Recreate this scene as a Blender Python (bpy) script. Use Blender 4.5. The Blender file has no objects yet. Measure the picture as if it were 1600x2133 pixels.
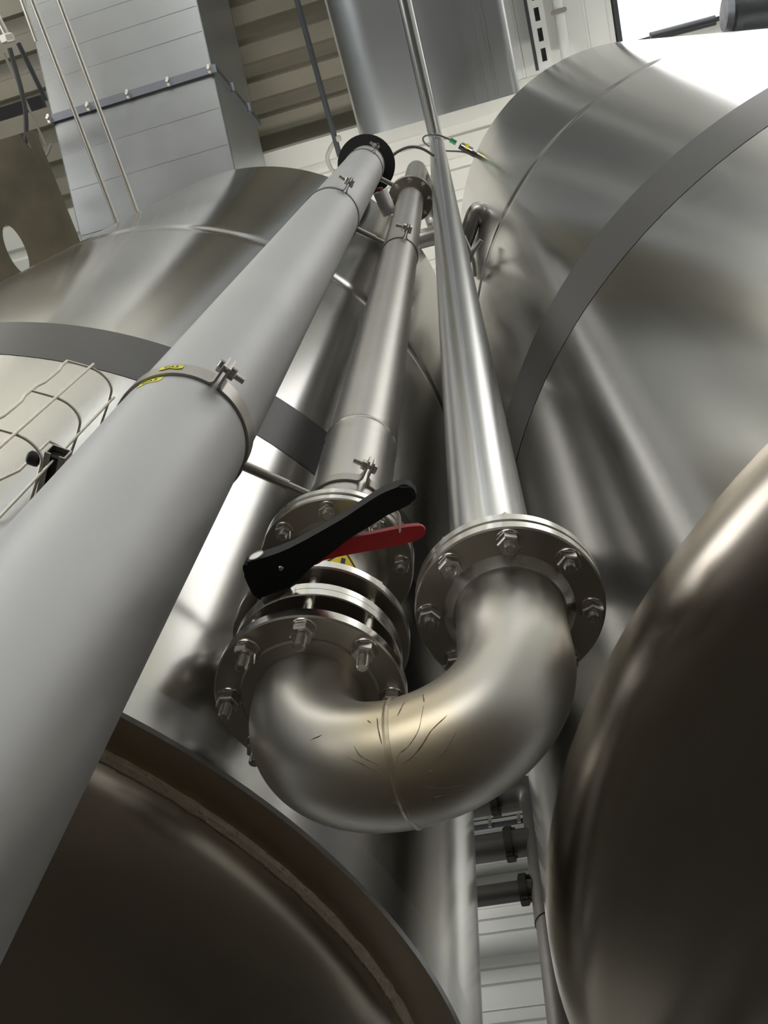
import bpy, bmesh, math, random
from mathutils import Vector, Matrix, noise
random.seed(7)
sc = bpy.context.scene
COL = sc.collection
PI = math.pi

# ------------------------------------------------------------------ camera
F = 1910.0
UPc = Vector((115, -946.5, F)).normalized()
Hc = Vector((-11576, 2545, F))
Xc = -(Hc - UPc * Hc.dot(UPc)); Xc.normalize()
Yc = UPc.cross(Xc)
R = Matrix((Xc, Yc, UPc))                       # camera (x right, y down, z forward) -> world
def ray(px, py): return R @ Vector((px - 800.0, py - 1066.5, F))
def at_z(px, py, z):
    d = ray(px, py); return d * (z / d.z)
def at_y(px, py, y):
    d = ray(px, py); return d * (y / d.y)
cam_data = bpy.data.cameras.new('camera')
cam = bpy.data.objects.new('camera', cam_data); COL.objects.link(cam)
right = R @ Vector((1, 0, 0)); up = R @ Vector((0, -1, 0)); back = R @ Vector((0, 0, -1))
m = Matrix.Identity(4)
for i in range(3):
    m[i][0] = right[i]; m[i][1] = up[i]; m[i][2] = back[i]
cam.matrix_world = m
cam_data.sensor_fit = 'HORIZONTAL'; cam_data.sensor_width = 36.0; cam_data.lens = F / 1600 * 36
cam_data.clip_start = 0.02; cam_data.clip_end = 200
sc.camera = cam
FLOOR = -1.25

# ------------------------------------------------------------------ materials
def new_mat(name):
    mt = bpy.data.materials.new(name); mt.use_nodes = True
    nt = mt.node_tree; b = nt.nodes['Principled BSDF']
    return mt, nt, b
def steel(name, col, rough, var=0.12, scale=(6, 6, 6), bump=0.0, stain=None, stain_amt=0.0, aniso=0.0, bscale=1.0, metallic=1.0):
    mt, nt, b = new_mat(name); L = nt.links; N = nt.nodes
    tc = N.new('ShaderNodeTexCoord'); mp = N.new('ShaderNodeMapping'); mp.inputs['Scale'].default_value = scale
    L.new(tc.outputs['Object'], mp.inputs['Vector'])
    n1 = N.new('ShaderNodeTexNoise'); n1.inputs['Scale'].default_value = 1.0; n1.inputs['Detail'].default_value = 6
    L.new(mp.outputs['Vector'], n1.inputs['Vector'])
    mr = N.new('ShaderNodeMapRange'); mr.inputs['From Min'].default_value = .15; mr.inputs['From Max'].default_value = .85
    mr.inputs['To Min'].default_value = rough - var * rough * .5; mr.inputs['To Max'].default_value = rough + var * rough * .5
    L.new(n1.outputs['Fac'], mr.inputs['Value']); L.new(mr.outputs['Result'], b.inputs['Roughness'])
    n2 = N.new('ShaderNodeTexNoise'); n2.inputs['Scale'].default_value = 1.7; n2.inputs['Detail'].default_value = 4
    L.new(tc.outputs['Object'], n2.inputs['Vector'])
    cr = N.new('ShaderNodeValToRGB'); cr.color_ramp.elements[0].position = .25; cr.color_ramp.elements[1].position = .8
    c2 = stain or tuple(c * .9 for c in col)
    k = stain_amt if stain else .5
    cr.color_ramp.elements[0].color = (*col, 1)
    cr.color_ramp.elements[1].color = (*[col[i] * (1 - k) + c2[i] * k for i in range(3)], 1)
    L.new(n2.outputs['Fac'], cr.inputs['Fac']); L.new(cr.outputs['Color'], b.inputs['Base Color'])
    b.inputs['Metallic'].default_value = metallic
    if aniso:
        b.inputs['Anisotropic'].default_value = aniso
        tg = N.new('ShaderNodeTangent'); tg.direction_type = 'RADIAL'; tg.axis = 'Z'
        L.new(tg.outputs['Tangent'], b.inputs['Tangent'])
    if bump:
        n3 = N.new('ShaderNodeTexNoise'); n3.inputs['Scale'].default_value = bscale; n3.inputs['Detail'].default_value = 5
        L.new(mp.outputs['Vector'], n3.inputs['Vector'])
        bp = N.new('ShaderNodeBump'); bp.inputs['Strength'].default_value = bump; bp.inputs['Distance'].default_value = .01
        L.new(n3.outputs['Fac'], bp.inputs['Height']); L.new(bp.outputs['Normal'], b.inputs['Normal'])
    return mt
def plain(name, col, rough=.5, metal=0.0, var=.06, nscale=8, spec=.5, bump=0.0):
    mt, nt, b = new_mat(name); L = nt.links; N = nt.nodes
    tc = N.new('ShaderNodeTexCoord'); n = N.new('ShaderNodeTexNoise'); n.inputs['Scale'].default_value = nscale; n.inputs['Detail'].default_value = 5
    L.new(tc.outputs['Object'], n.inputs['Vector'])
    cr = N.new('ShaderNodeValToRGB'); cr.color_ramp.elements[0].position = .3; cr.color_ramp.elements[1].position = .7
    cr.color_ramp.elements[0].color = (*[max(0, c * (1 - var)) for c in col], 1); cr.color_ramp.elements[1].color = (*[min(1, c * (1 + var)) for c in col], 1)
    L.new(n.outputs['Fac'], cr.inputs['Fac']); L.new(cr.outputs['Color'], b.inputs['Base Color'])
    b.inputs['Roughness'].default_value = rough; b.inputs['Metallic'].default_value = metal
    b.inputs['Specular IOR Level'].default_value = spec
    if bump:
        bp = N.new('ShaderNodeBump'); bp.inputs['Strength'].default_value = bump; bp.inputs['Distance'].default_value = .005
        L.new(n.outputs['Fac'], bp.inputs['Height']); L.new(bp.outputs['Normal'], b.inputs['Normal'])
    return mt
def emit(name, col, strength):
    mt, nt, b = new_mat(name)
    b.inputs['Base Color'].default_value = (.8, .8, .8, 1)
    b.inputs['Emission Color'].default_value = (*col, 1); b.inputs['Emission Strength'].default_value = strength
    return mt
M = {}
M['tank'] = steel('tank_brushed_steel', (.60, .59, .565), .16, .2, (2, 2, 2), stain=(.55, .54, .52), stain_amt=.6, aniso=.3)
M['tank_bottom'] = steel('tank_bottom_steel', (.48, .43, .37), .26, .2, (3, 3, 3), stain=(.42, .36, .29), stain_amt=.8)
M['skirt'] = steel('heat_tinted_steel', (.56, .48, .38), .36, .2, (5, 5, 5), stain=(.46, .35, .23), stain_amt=.9)
M['skirt_bright'] = steel('skirt_bright_steel', (.60, .60, .61), .20, .2, (3, 3, 20), aniso=.5)
M['band'] = plain('dark_grey_band', (.062, .058, .056), .38, var=.05, nscale=40)
M['weld'] = steel('weld_bead_steel', (.78, .70, .56), .5, .2, (60, 60, 60), bump=.5, bscale=2)
M['weld_thin'] = steel('weld_seam_steel', (.60, .57, .52), .28, .2, (20, 20, 20))
M['matte'] = steel('pickled_matte_steel', (.60, .60, .605), .56, .12, (7, 7, 7), stain=(.52, .52, .53), stain_amt=.55, bump=.03, bscale=3)
M['pipe_b'] = steel('brushed_pipe_steel', (.62, .605, .575), .36, .2, (5, 5, 60), stain=(.52, .49, .45), stain_amt=.7, bump=.03)
M['pipe_c'] = steel('polished_pipe_steel', (.63, .63, .625), .24, .15, (6, 6, 3), stain=(.57, .57, .56), stain_amt=.5)
M['flange'] = steel('machined_flange_steel', (.52, .48, .42), .33, .15, (12, 12, 12), stain=(.44, .38, .31), stain_amt=.6)
M['flange_rim'] = steel('turned_rim_steel', (.68, .67, .64), .18, .3, (3, 3, 200), aniso=.4)
M['bolt'] = steel('bolt_steel', (.58, .55, .50), .27, .2, (80, 80, 80))
M['clamp'] = steel('clamp_steel', (.48, .455, .42), .36, .15, (20, 20, 20))
M['bright'] = steel('bright_wire_steel', (.80, .77, .70), .40, .2, (20, 20, 20))
M['wire'] = steel('tray_wire_steel', (.72, .68, .60), .42, .2, (40, 40, 40))
M['galv'] = steel('galvanised_sheet', (.40, .405, .395), .34, .2, (5, 5, 5), stain=(.34, .35, .35), stain_amt=.5)
M['galv_dark'] = steel('galvanised_flange', (.22, .23, .25), .45, .3, (9, 9, 9))
M['galv_round'] = steel('galvanised_round_duct', (.52, .545, .55), .40, .1, (3, 3, 3), stain=(.47, .49, .50), stain_amt=.5)
M['dark_pipe'] = steel('dull_dark_pipe', (.17, .16, .15), .5, .2, (9, 9, 9))
M['hanger'] = steel('black_hanger_iron', (.09, .085, .08), .5, .2, (9, 9, 9))
M['rusty'] = plain('rust_stained_beam', (.17, .145, .095), .6, .3, .35, 1.6)
M['black'] = plain('black_plastic', (.012, .012, .012), .6, nscale=220, bump=.12, spec=.3)
M['rubber'] = plain('black_rubber', (.018, .017, .016), .6)
M['red'] = plain('red_coating', (.62, .006, .018), .42, var=.1, nscale=30)
M['dull_red'] = plain('dull_red_cap', (.16, .02, .02), .5)
M['yellow'] = plain('yellow_sticker', (.80, .62, .01), .5)
M['yellow2'] = plain('yellow_tag', (.93, .87, .06), .5)
M['ink'] = plain('black_ink', (.02, .02, .02), .6)
M['white_panel'] = plain('white_wall_panel', (.74, .75, .72), .45, var=.02, nscale=2)
M['white_roof'] = plain('cream_roof_sheet', (.80, .80, .74), .4, var=.03, nscale=2)
M['beige_roof'] = plain('beige_roof_deck', (.27, .25, .195), .45, var=.12, nscale=1.2)
M['hall_wall'] = plain('grey_hall_wall', (.60, .58, .54), .6, nscale=1)
M['floor'] = plain('dark_concrete_floor', (.075, .064, .052), .5, var=.2, nscale=1.5)
M['frame'] = plain('dark_window_frame', (.05, .055, .06), .5)
M['cable'] = plain('grey_cable', (.10, .10, .10), .5)
M['cable_l'] = plain('light_cable', (.38, .36, .32), .5)
M['green'] = plain('green_plug', (.02, .22, .10), .4)
M['daylight'] = emit('skylight_daylight', (1.0, .99, .97), 1.7)
M['added_daylight_blue'] = emit('added_blue_daylight', (.86, .87, 1.0), 1.5)  # glow of the added bluish skylight
M['lamp'] = emit('lamp_tube', (1.0, .98, .94), 34.0)
M['added_window_day'] = emit('added_window_daylight', (.95, .97, 1.0), 3.8)  # glow of the added low hall windows
M['shine'] = M['bright']
M['cap'] = steel('cap_steel', (.80, .79, .76), .5, .1, (40, 40, 40))

def elbow_material():
    """matt steel elbow with the photo's dark drips, scratches and tan tint around its mid weld"""
    mt = steel('stained_elbow_steel', (.68, .66, .62), .38, .15, (8, 8, 8), stain=(.60, .56, .48), stain_amt=.7, bump=.02, bscale=2)
    nt = mt.node_tree; N = nt.nodes; L = nt.links; b = N['Principled BSDF']
    src = b.inputs['Base Color'].links[0].from_socket
    tc = N.new('ShaderNodeTexCoord'); nz = N.new('ShaderNodeTexNoise'); nz.inputs['Scale'].default_value = 14; nz.inputs['Detail'].default_value = 4
    L.new(tc.outputs['Object'], nz.inputs['Vector'])
    ds = N.new('ShaderNodeVectorMath'); ds.operation = 'DISTANCE'; ds.inputs[1].default_value = (.02, -.085, .0)
    L.new(tc.outputs['Object'], ds.inputs[0])
    ad = N.new('ShaderNodeMath'); ad.operation = 'MULTIPLY_ADD'; ad.inputs[1].default_value = .10; L.new(nz.outputs['Fac'], ad.inputs[0]); L.new(ds.outputs['Value'], ad.inputs[2])
    mr = N.new('ShaderNodeMapRange'); mr.interpolation_type = 'SMOOTHSTEP'; mr.inputs['From Min'].default_value = .20; mr.inputs['From Max'].default_value = .08; mr.inputs['To Min'].default_value = 0; mr.inputs['To Max'].default_value = .75
    L.new(ad.outputs['Value'], mr.inputs['Value'])
    mx = N.new('ShaderNodeMix'); mx.data_type = 'RGBA'; mx.inputs['B'].default_value = (.60, .49, .30, 1)
    L.new(src, mx.inputs['A']); L.new(mr.outputs['Result'], mx.inputs['Factor']); L.new(mx.outputs['Result'], b.inputs['Base Color'])
    return mt
M['elbow'] = elbow_material()

# ------------------------------------------------------------------ object helpers
def root_loc(o):
    while o.parent: o = o.parent
    return o.location
def thing(name, label, cat, loc, group=None):
    o = bpy.data.objects.new(name, None); COL.objects.link(o)
    o.location = loc; o.empty_display_size = .05
    o['label'] = label; o['category'] = cat
    if group: o['group'] = group
    return o
def finish(bm, mat, angle=32):
    bmesh.ops.recalc_face_normals(bm, faces=bm.faces[:])
    me = bpy.data.meshes.new('mesh')
    bm.to_mesh(me); bm.free()
    for mm in (mat if isinstance(mat, (list, tuple)) else [mat]): me.materials.append(mm)
    me.polygons.foreach_set('use_smooth', [True] * len(me.polygons))
    me.set_sharp_from_angle(angle=math.radians(angle))
    return me
def obj(name, bm, mat, parent=None, label=None, loc=None, angle=32):
    """bm holds world coordinates"""
    o_loc = Vector(loc) if loc is not None else (root_loc(parent) if parent else Vector((0, 0, 0)))
    bm.transform(Matrix.Translation(-o_loc))
    me = finish(bm, mat, angle); me.name = name
    o = bpy.data.objects.new(name, me); COL.objects.link(o)
    if parent: o.parent = parent
    else: o.location = o_loc
    if label: o['label'] = label
    return o
def inst(name, me, pos, parent, rot=None, label=None):
    o = bpy.data.objects.new(name, me); COL.objects.link(o); o.parent = parent
    mw = Matrix.Translation(Vector(pos) - root_loc(parent))
    if rot is not None: mw = mw @ rot.to_4x4()
    o.matrix_local = mw
    if label: o['label'] = label
    return o
def tag(o, label, cat, group=None):
    o['label'] = label; o['category'] = cat
    if group: o['group'] = group
    return o
def struct(name, bm, mat, angle=32):
    o = obj(name, bm, mat, angle=angle); o['kind'] = 'structure'; return o

# ------------------------------------------------------------------ shape helpers
def box(bm, c, s, rot=None, bevel=0.0):
    r = bmesh.ops.create_cube(bm, size=1.0)
    vs = r['verts']
    mt = Matrix.Translation(Vector(c)) @ (rot.to_4x4() if rot is not None else Matrix.Identity(4)) @ Matrix.Diagonal((*s, 1))
    bmesh.ops.transform(bm, matrix=mt, verts=vs)
    if bevel:
        es = list({e for v in vs for e in v.link_edges})
        bmesh.ops.bevel(bm, geom=es, offset=bevel, segments=2, affect='EDGES', clamp_overlap=True)
def ring_verts(bm, c, u, v, r, n):
    return [bm.verts.new(c + (u * math.cos(2 * PI * i / n) + v * math.sin(2 * PI * i / n)) * r) for i in range(n)]
def bridge(bm, a, b, closed=True):
    n = len(a)
    for i in range(n if closed else n - 1):
        j = (i + 1) % n
        bm.faces.new((a[i], a[j], b[j], b[i]))
def tube(bm, pts, r, n=24, caps=True, closed=False):
    """sweep a circle of radius r (number or list) along pts"""
    pts = [Vector(p) for p in pts]; k = len(pts)
    rs = r if isinstance(r, (list, tuple)) else [r] * k
    tang = []
    for i in range(k):
        if closed: t = pts[(i + 1) % k] - pts[i - 1]
        else: t = pts[min(i + 1, k - 1)] - pts[max(i - 1, 0)]
        tang.append(t.normalized())
    t0 = tang[0]
    u = t0.orthogonal().normalized() if abs(t0.z) > .99 or True else None
    rings = []
    for i in range(k):
        t = tang[i]
        u = (u - t * u.dot(t)).normalized(); v = t.cross(u)
        rings.append(ring_verts(bm, pts[i], u, v, rs[i], n))
    for i in range(k - 1): bridge(bm, rings[i], rings[i + 1])
    if closed:
        # join last to first with best rotation
        a, b = rings[-1], rings[0]
        off = min(range(n), key=lambda s: (a[0].co - b[s].co).length)
        bridge(bm, a, b[off:] + b[:off])
    elif caps:
        bm.faces.new(rings[0][::-1]); bm.faces.new(rings[-1])
    return rings
def lathe(bm, c, prof, n=96, axis=(0, 0, 1), close=False):
    """revolve (radius, height) profile about axis through c"""
    ax = Vector(axis).normalized(); u = ax.orthogonal().normalized(); v = ax.cross(u); c = Vector(c)
    rings = []
    for r, h in prof:
        if r < 1e-6: rings.append([bm.verts.new(c + ax * h)])
        else: rings.append(ring_verts(bm, c + ax * h, u, v, r, n))
    seq = list(zip(rings, rings[1:])) + ([(rings[-1], rings[0])] if close else [])
    for a, b in seq:
        if len(a) == 1 and len(b) == 1: continue
        if len(a) == 1:
            for i in range(n): bm.faces.new((a[0], b[i], b[(i + 1) % n]))
        elif len(b) == 1:
            for i in range(n): bm.faces.new((a[i], a[(i + 1) % n], b[0]))
        else: bridge(bm, a, b)
def prism(bm, poly, z0, z1):
    a = [bm.verts.new((p[0], p[1], z0)) for p in poly]; b = [bm.verts.new((p[0], p[1], z1)) for p in poly]
    bm.faces.new(a[::-1]); bm.faces.new(b); bridge(bm, a, b)
def strip(bm, path, t, z0, z1):
    """open 2-D path thickened by t (outwards to its right) and extruded z0..z1"""
    path = [Vector((p[0], p[1])) for p in path]; k = len(path)
    out = []
    for i in range(k):
        d = (path[min(i + 1, k - 1)] - path[max(i - 1, 0)]).normalized()
        out.append(path[i] + Vector((d.y, -d.x)) * t)
    A = [bm.verts.new((p.x, p.y, z0)) for p in path]; B = [bm.verts.new((p.x, p.y, z0)) for p in out]
    C = [bm.verts.new((p.x, p.y, z1)) for p in out]; D = [bm.verts.new((p.x, p.y, z1)) for p in path]
    for i in range(k - 1):
        for a, b in ((A, B), (B, C), (C, D), (D, A)):
            bm.faces.new((a[i], a[i + 1], b[i + 1], b[i]))
    bm.faces.new((A[0], B[0], C[0], D[0])); bm.faces.new((A[-1], D[-1], C[-1], B[-1]))
def round_path(pts, rad, n=8):
    """polyline with its inner corners rounded"""
    pts = [Vector(p) for p in pts]; out = [pts[0]]
    for i in range(1, len(pts) - 1):
        a, b, c = pts[i - 1], pts[i], pts[i + 1]
        r = min(rad, (a - b).length * .49, (c - b).length * .49)
        p, q = b + (a - b).normalized() * r, b + (c - b).normalized() * r
        for k in range(n + 1):
            t = k / n
            out.append(p * (1 - t) ** 2 + b * 2 * t * (1 - t) + q * t * t)
    out.append(pts[-1]); return out
def smooth_path(pts, sub=8):
    pts = [Vector(p) for p in pts]; out = []
    P = [pts[0] * 2 - pts[1]] + pts + [pts[-1] * 2 - pts[-2]]
    for i in range(1, len(P) - 2):
        p0, p1, p2, p3 = P[i - 1:i + 3]
        for k in range(sub):
            t = k / sub
            out.append(.5 * (2 * p1 + (p2 - p0) * t + (2 * p0 - 5 * p1 + 4 * p2 - p3) * t * t + (3 * p1 - p0 - 3 * p2 + p3) * t ** 3))
    out.append(pts[-1]); return out
def hexprism(bm, c, axis, af, h, chamfer=.12):
    ax = Vector(axis).normalized(); u = ax.orthogonal().normalized(); v = ax.cross(u); c = Vector(c)
    r = af / math.sqrt(3); rings = []
    for rr, hh in ((r * (1 - chamfer), -h / 2), (r, -h / 2 + h * .14), (r, h / 2 - h * .14), (r * (1 - chamfer), h / 2)):
        rings.append(ring_verts(bm, c + ax * hh, u, v, rr, 6))
    for a, b in zip(rings, rings[1:]): bridge(bm, a, b)
    bm.faces.new(rings[0][::-1]); bm.faces.new(rings[-1])
def bolt_mesh_stud(h0, h1, r):
    bm = bmesh.new(); prof = [(0, h0), (r * .75, h0), (r, h0 + r * .25)]
    n = 14
    for i in range(n):                                        # a little thread below the nut
        z = h0 + r * .25 + i * .0016
        if z > h1 - .004: break
        prof += [(r, z), (r * .9, z + .0008)]
    prof += [(r, min(h0 + r * .25 + n * .0016, h1 - .003)), (r, h1 - r * .25), (r * .75, h1), (0, h1)]
    lathe(bm, (0, 0, 0), prof, 14)
    return bm

def flange_bolts(parent, c, pitch, z_face_low, z_face_high, ang0, count=8, d=.0085, af=.027, hn=.014, stick=.026, top=True):
    """studs through a joint, a washer and a nut below and a nut above"""
    h0, h1 = z_face_low - hn - stick, z_face_high + hn + .008
    stud = finish(bolt_mesh_stud(h0, h1, d), M['bolt']); stud.name = 'bolt'
    bn = bmesh.new(); hexprism(bn, (0, 0, 0), (0, 0, 1), af, hn); nut = finish(bn, M['bolt'], 20); nut.name = 'nut'
    bw = bmesh.new(); lathe(bw, (0, 0, 0), [(d, -.0012), (af * .62, -.0012), (af * .64, 0), (af * .62, .0012), (d, .0012)], 24, close=True); wash = finish(bw, M['bolt']); wash.name = 'washer'
    for i in range(count):
        a = ang0 + 2 * PI * i / count
        p = Vector((c[0] + pitch * math.cos(a), c[1] + pitch * math.sin(a), 0))
        b = inst('bolt', stud, p, parent)
        for nm, me, z, rz in [('washer', wash, z_face_low - .0012, 0), ('nut', nut, z_face_low - .0024 - hn / 2, random.uniform(0, 1))] + ([('nut', nut, z_face_high + hn / 2, random.uniform(0, 1))] if top else []):
            o = bpy.data.objects.new(nm, me); COL.objects.link(o); o.parent = b
            o.location = (0, 0, z); o.rotation_euler = (0, 0, rz)

# ================================================================== SETTING
WALL_Y = 5.2; KW = WALL_Y / 3.6
XW0, XW1, YF, ZC = -9.0, 9.0, -11.0, 12.2
# back wall: white sandwich panels with fine horizontal grooves
bm = bmesh.new(); prof = []
z = FLOOR
zz = (3.04 - .262 * 20) * KW
while zz < ZC:
    for dz, kind in ((0, 1), (.065, 2), (.185, 1)):
        w = .010 if kind == 1 else .006
        dep = .018 if kind == 1 else -.005
        zc = zz + dz * KW
        prof += [(zc - w, 0), (zc - w * .5, dep), (zc + w * .5, dep), (zc + w, 0)]
    zz += .262 * KW
prof = [(FLOOR, 0)] + [p for p in prof if FLOOR < p[0] < ZC] + [(ZC, 0)]
va = [bm.verts.new((XW0, WALL_Y + d, z)) for z, d in prof]; vb = [bm.verts.new((XW1, WALL_Y + d, z)) for z, d in prof]
bridge(bm, va, vb, closed=False)
struct('wall_back', bm, M['white_panel'])
for nm, c, s in (('wall_left', (XW0 - .05, (YF + WALL_Y) / 2, (FLOOR + ZC) / 2), (.1, WALL_Y - YF, ZC - FLOOR)),
                 ('wall_right', (XW1 + .05, (YF + WALL_Y) / 2, (FLOOR + ZC) / 2), (.1, WALL_Y - YF, ZC - FLOOR)),
                 ('wall_front', (0, YF - .05, (FLOOR + ZC) / 2), (XW1 - XW0, .1, ZC - FLOOR)),
                 ('floor', (0, (YF + WALL_Y) / 2, FLOOR - .05), (XW1 - XW0, WALL_Y - YF, .1))):
    bm = bmesh.new(); box(bm, c, s); struct(nm, bm, M['floor'] if nm == 'floor' else M['white_panel'])
# beige trapezoidal roof deck (ribs along x)
def deck(name, x0, x1, y0, y1, z, period, depth, duty, mat):
    bm = bmesh.new(); prof = []; y = y0
    s = period * .06
    while y < y1 - 1e-6:
        w = period * duty
        prof += [(y, 0), (y + w, 0), (y + w + s, depth), (y + period - s, depth)]
        y += period
    prof.append((y1, 0))
    va = [bm.verts.new((x0, yy, z + d)) for yy, d in prof]; vb = [bm.verts.new((x1, yy, z + d)) for yy, d in prof]
    bridge(bm, va, vb, closed=False)
    return struct(name, bm, mat, 20)
Y_SPLIT = .50
deck('ceiling', XW0, XW1, Y_SPLIT - .41 * 9, Y_SPLIT, ZC, .41, .13, .46, M['beige_roof'])
deck('ceiling_front', XW0, XW1, Y_SPLIT - .41 * 28, Y_SPLIT - .41 * 9, ZC, .41, .13, .46, M['white_roof'])
deck('ceiling_rear', XW0, XW1, Y_SPLIT, WALL_Y, 11.6, .36, .05, .6, M['white_roof'])
bm = bmesh.new(); box(bm, (0, Y_SPLIT - .02, 11.97), (XW1 - XW0, .04, .74)); struct('trim_1', bm, M['white_roof'])
# white lining panels right of the round duct (grooves along y), up to the skylight
bm = bmesh.new(); prof = []; x = .70
while x < 1.93:
    prof += [(x, 0), (x + .17, 0), (x + .18, .02), (x + .20, .02), (x + .21, 0)]; x += .25
prof.append((1.93, 0))
va = [bm.verts.new((xx, -9.0, 11.55 + d)) for xx, d in prof]; vb = [bm.verts.new((xx, Y_SPLIT - .045, 11.55 + d)) for xx, d in prof]
bridge(bm, va, vb, closed=False)
struct('ceiling_lining', bm, M['white_panel'])
# skylight
def skylight(name, x0, x1, ya, yb, z, mat):
    bm = bmesh.new(); box(bm, ((x0 + x1) / 2, (ya + yb) / 2, z), (x1 - x0, yb - ya, .03)); w = struct(name, bm, mat)
    bm = bmesh.new()
    for xx in (x0 - .025, x1 + .025): box(bm, (xx, (ya + yb) / 2, z - .03), (.05, yb - ya + .1, .12))
    for yy in (ya - .025, yb + .025): box(bm, ((x0 + x1) / 2, yy, z - .03), (x1 - x0 + .1, .05, .12))
    obj('window_frame', bm, M['frame'], w)
skylight('window_1', 2.0, 6.4, -3.4, .4, 11.63, M['daylight'])
skylight('added_window_3', 2.0, 6.4, -8.6, -6.4, 11.9, M['added_daylight_blue'])  # added skylight out of view, for bluish light and its reflection
# added skylight over the left of the hall, unseen, for more light
skylight('added_window_2', -7.7, -4.9, -9.6, -3.6, 11.96, M['daylight'])

# added low windows behind the viewer, unseen, to brighten pipes and elbow
def added_hall_window(name, cx, cy, wx, wy, z0, z1, n, mat):
    bm = bmesh.new(); box(bm, (cx, cy, (z0 + z1) / 2), (wx, wy, z1 - z0)); w = struct(name, bm, mat)
    bm = bmesh.new()
    for i in range(n + 1):
        f = i / n - .5
        if wx > wy: box(bm, (cx + f * wx, cy + .03, (z0 + z1) / 2), (.07, .07, z1 - z0))
        else: box(bm, (cx + .03, cy + f * wy, (z0 + z1) / 2), (.07, .07, z1 - z0))
    for zz in (z0, z1): box(bm, (cx + (.03 if wx < wy else 0), cy + (.03 if wx > wy else 0), zz), (wx + .07 if wx > wy else .07, wy + .07 if wy > wx else .07, .07))
    obj('window_frame', bm, M['frame'], w)
added_hall_window('added_window_4', -.6, YF + .02, 7.4, .04, -.2, 4.2, 5, M['added_window_day'])
added_hall_window('added_window_5', XW0 + .02, -5.0, .04, 7.0, -.2, 4.2, 5, M['added_window_day'])

# added wall-washing lamps, hidden behind the tanks, to brighten the back wall
for (lx, ly, lz, pw) in ((-2.5, 4.25, 4.6, 30), (1.7, 4.25, 4.6, 22), (5.6, 4.25, 4.6, 30)):
    t = thing('added_wall_washer', 'added grey wall-washing lamp, unseen behind the tanks', 'lamp', (lx, ly, lz), 'added wall washers')
    bm = bmesh.new(); box(bm, (lx, ly, lz), (1.5, .10, .34), bevel=.015); obj('added_lamp_housing', bm, M['white_panel'], t)
    for q in (-.5, .5):
        bm = bmesh.new(); tube(bm, [(lx + q, ly, lz + .16), (lx + q, ly, 9.7)], .008, 8); obj('hanger', bm, M['bolt'], t)
    ld = bpy.data.lights.new('washer', 'AREA'); ld.shape = 'RECTANGLE'; ld.size = 1.4; ld.size_y = .28; ld.energy = pw * 1.3; ld.color = (1, .98, .95)
    lo = bpy.data.objects.new('washer', ld); COL.objects.link(lo); lo.parent = t
    lo.location = (0, .056, 0); lo.rotation_euler = (PI / 2, 0, 0)

# added pendant uplights, out of view, to brighten the hall roof
for (lx, ly, lz, pw) in ((-5.6, -2.2, 8.2, 25), (-1.55, -5.2, 8.0, 90), (1.75, -5.4, 8.0, 80), (-6.2, -6.4, 8.0, 110), (-2.6, -8.6, 8.0, 110), (2.0, -8.8, 8.0, 90), (6.6, -4.5, 8.2, 60), (-1.45, 1.8, 8.3, 50), (1.7, 1.9, 9.75, 35)):
    t = thing('added_uplight', 'added grey pendant uplight, unseen, brightening the roof', 'lamp', (lx, ly, lz), 'added pendant uplights')
    bm = bmesh.new(); box(bm, (lx, ly, lz), (1.5, .35, .10), bevel=.015); obj('added_lamp_housing', bm, M['white_panel'], t)
    for q in (-.3, .3):
        bm = bmesh.new(); tube(bm, [(lx + q, ly, lz + .05), (lx + q, ly, 11.6 if ly > 0 else ZC + .05)], .008, 8); obj('hanger', bm, M['bolt'], t)
    ld = bpy.data.lights.new('uplight', 'AREA'); ld.shape = 'RECTANGLE'; ld.size = 1.4; ld.size_y = .28; ld.energy = pw; ld.color = (1, .965, .91)
    lo = bpy.data.objects.new('uplight', ld); COL.objects.link(lo); lo.parent = t
    lo.location = (0, 0, .056); lo.rotation_euler = (PI, 0, 0)

# ================================================================== TANKS
RT = 1.5
RL = 1.345; TL = Vector((-1.6816, 1.6573)); TR = Vector((1.329, 1.773))
def ring_band(c, r, z0, z1, t=.0011, n=200):
    bm = bmesh.new(); lathe(bm, (c.x, c.y, 0), [(r + .0005, z0), (r + t, z0), (r + t, z1), (r + .0005, z1)], n, close=True); return bm
def dish(r, z, depth, kn=.10, n=16):
    """profile of a dished head from rim (r,z) to the centre, bulging by depth (sign gives direction)"""
    s = 1 if depth > 0 else -1; prof = []
    for i in range(n + 1):
        a = i / n * PI / 2
        prof.append((r * math.cos(a) ** .75 if i < n else 0, z + depth * math.sin(a)))
    return prof
def weld_ring(c, r, z, rad, n=360, wob=.25, seg=8):
    bm = bmesh.new(); pts = []; rs = []
    for i in range(n):
        a = 2 * PI * i / n
        rr = rad * (1 + wob * noise.noise(Vector((math.cos(a) * 60, math.sin(a) * 60, z))))
        pts.append((c.x + r * math.cos(a), c.y + r * math.sin(a), z)); rs.append(rr)
    tube(bm, pts, rs, seg, closed=True); return bm

def shell_with_seams(c, r, z0, z1, seams, n=220):
    prof = [(r, z0)]
    for zs in seams: prof += [(r, zs - .13), (r, zs - .09)] + [(r - .007 * (.5 + .5 * math.cos(PI * k / 6)), zs + .09 * k / 6) for k in range(-5, 6)] + [(r, zs + .09), (r, zs + .13)]
    prof.append((r, z1))
    bm = bmesh.new(); lathe(bm, (c.x, c.y, 0), prof, n); return bm

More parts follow.
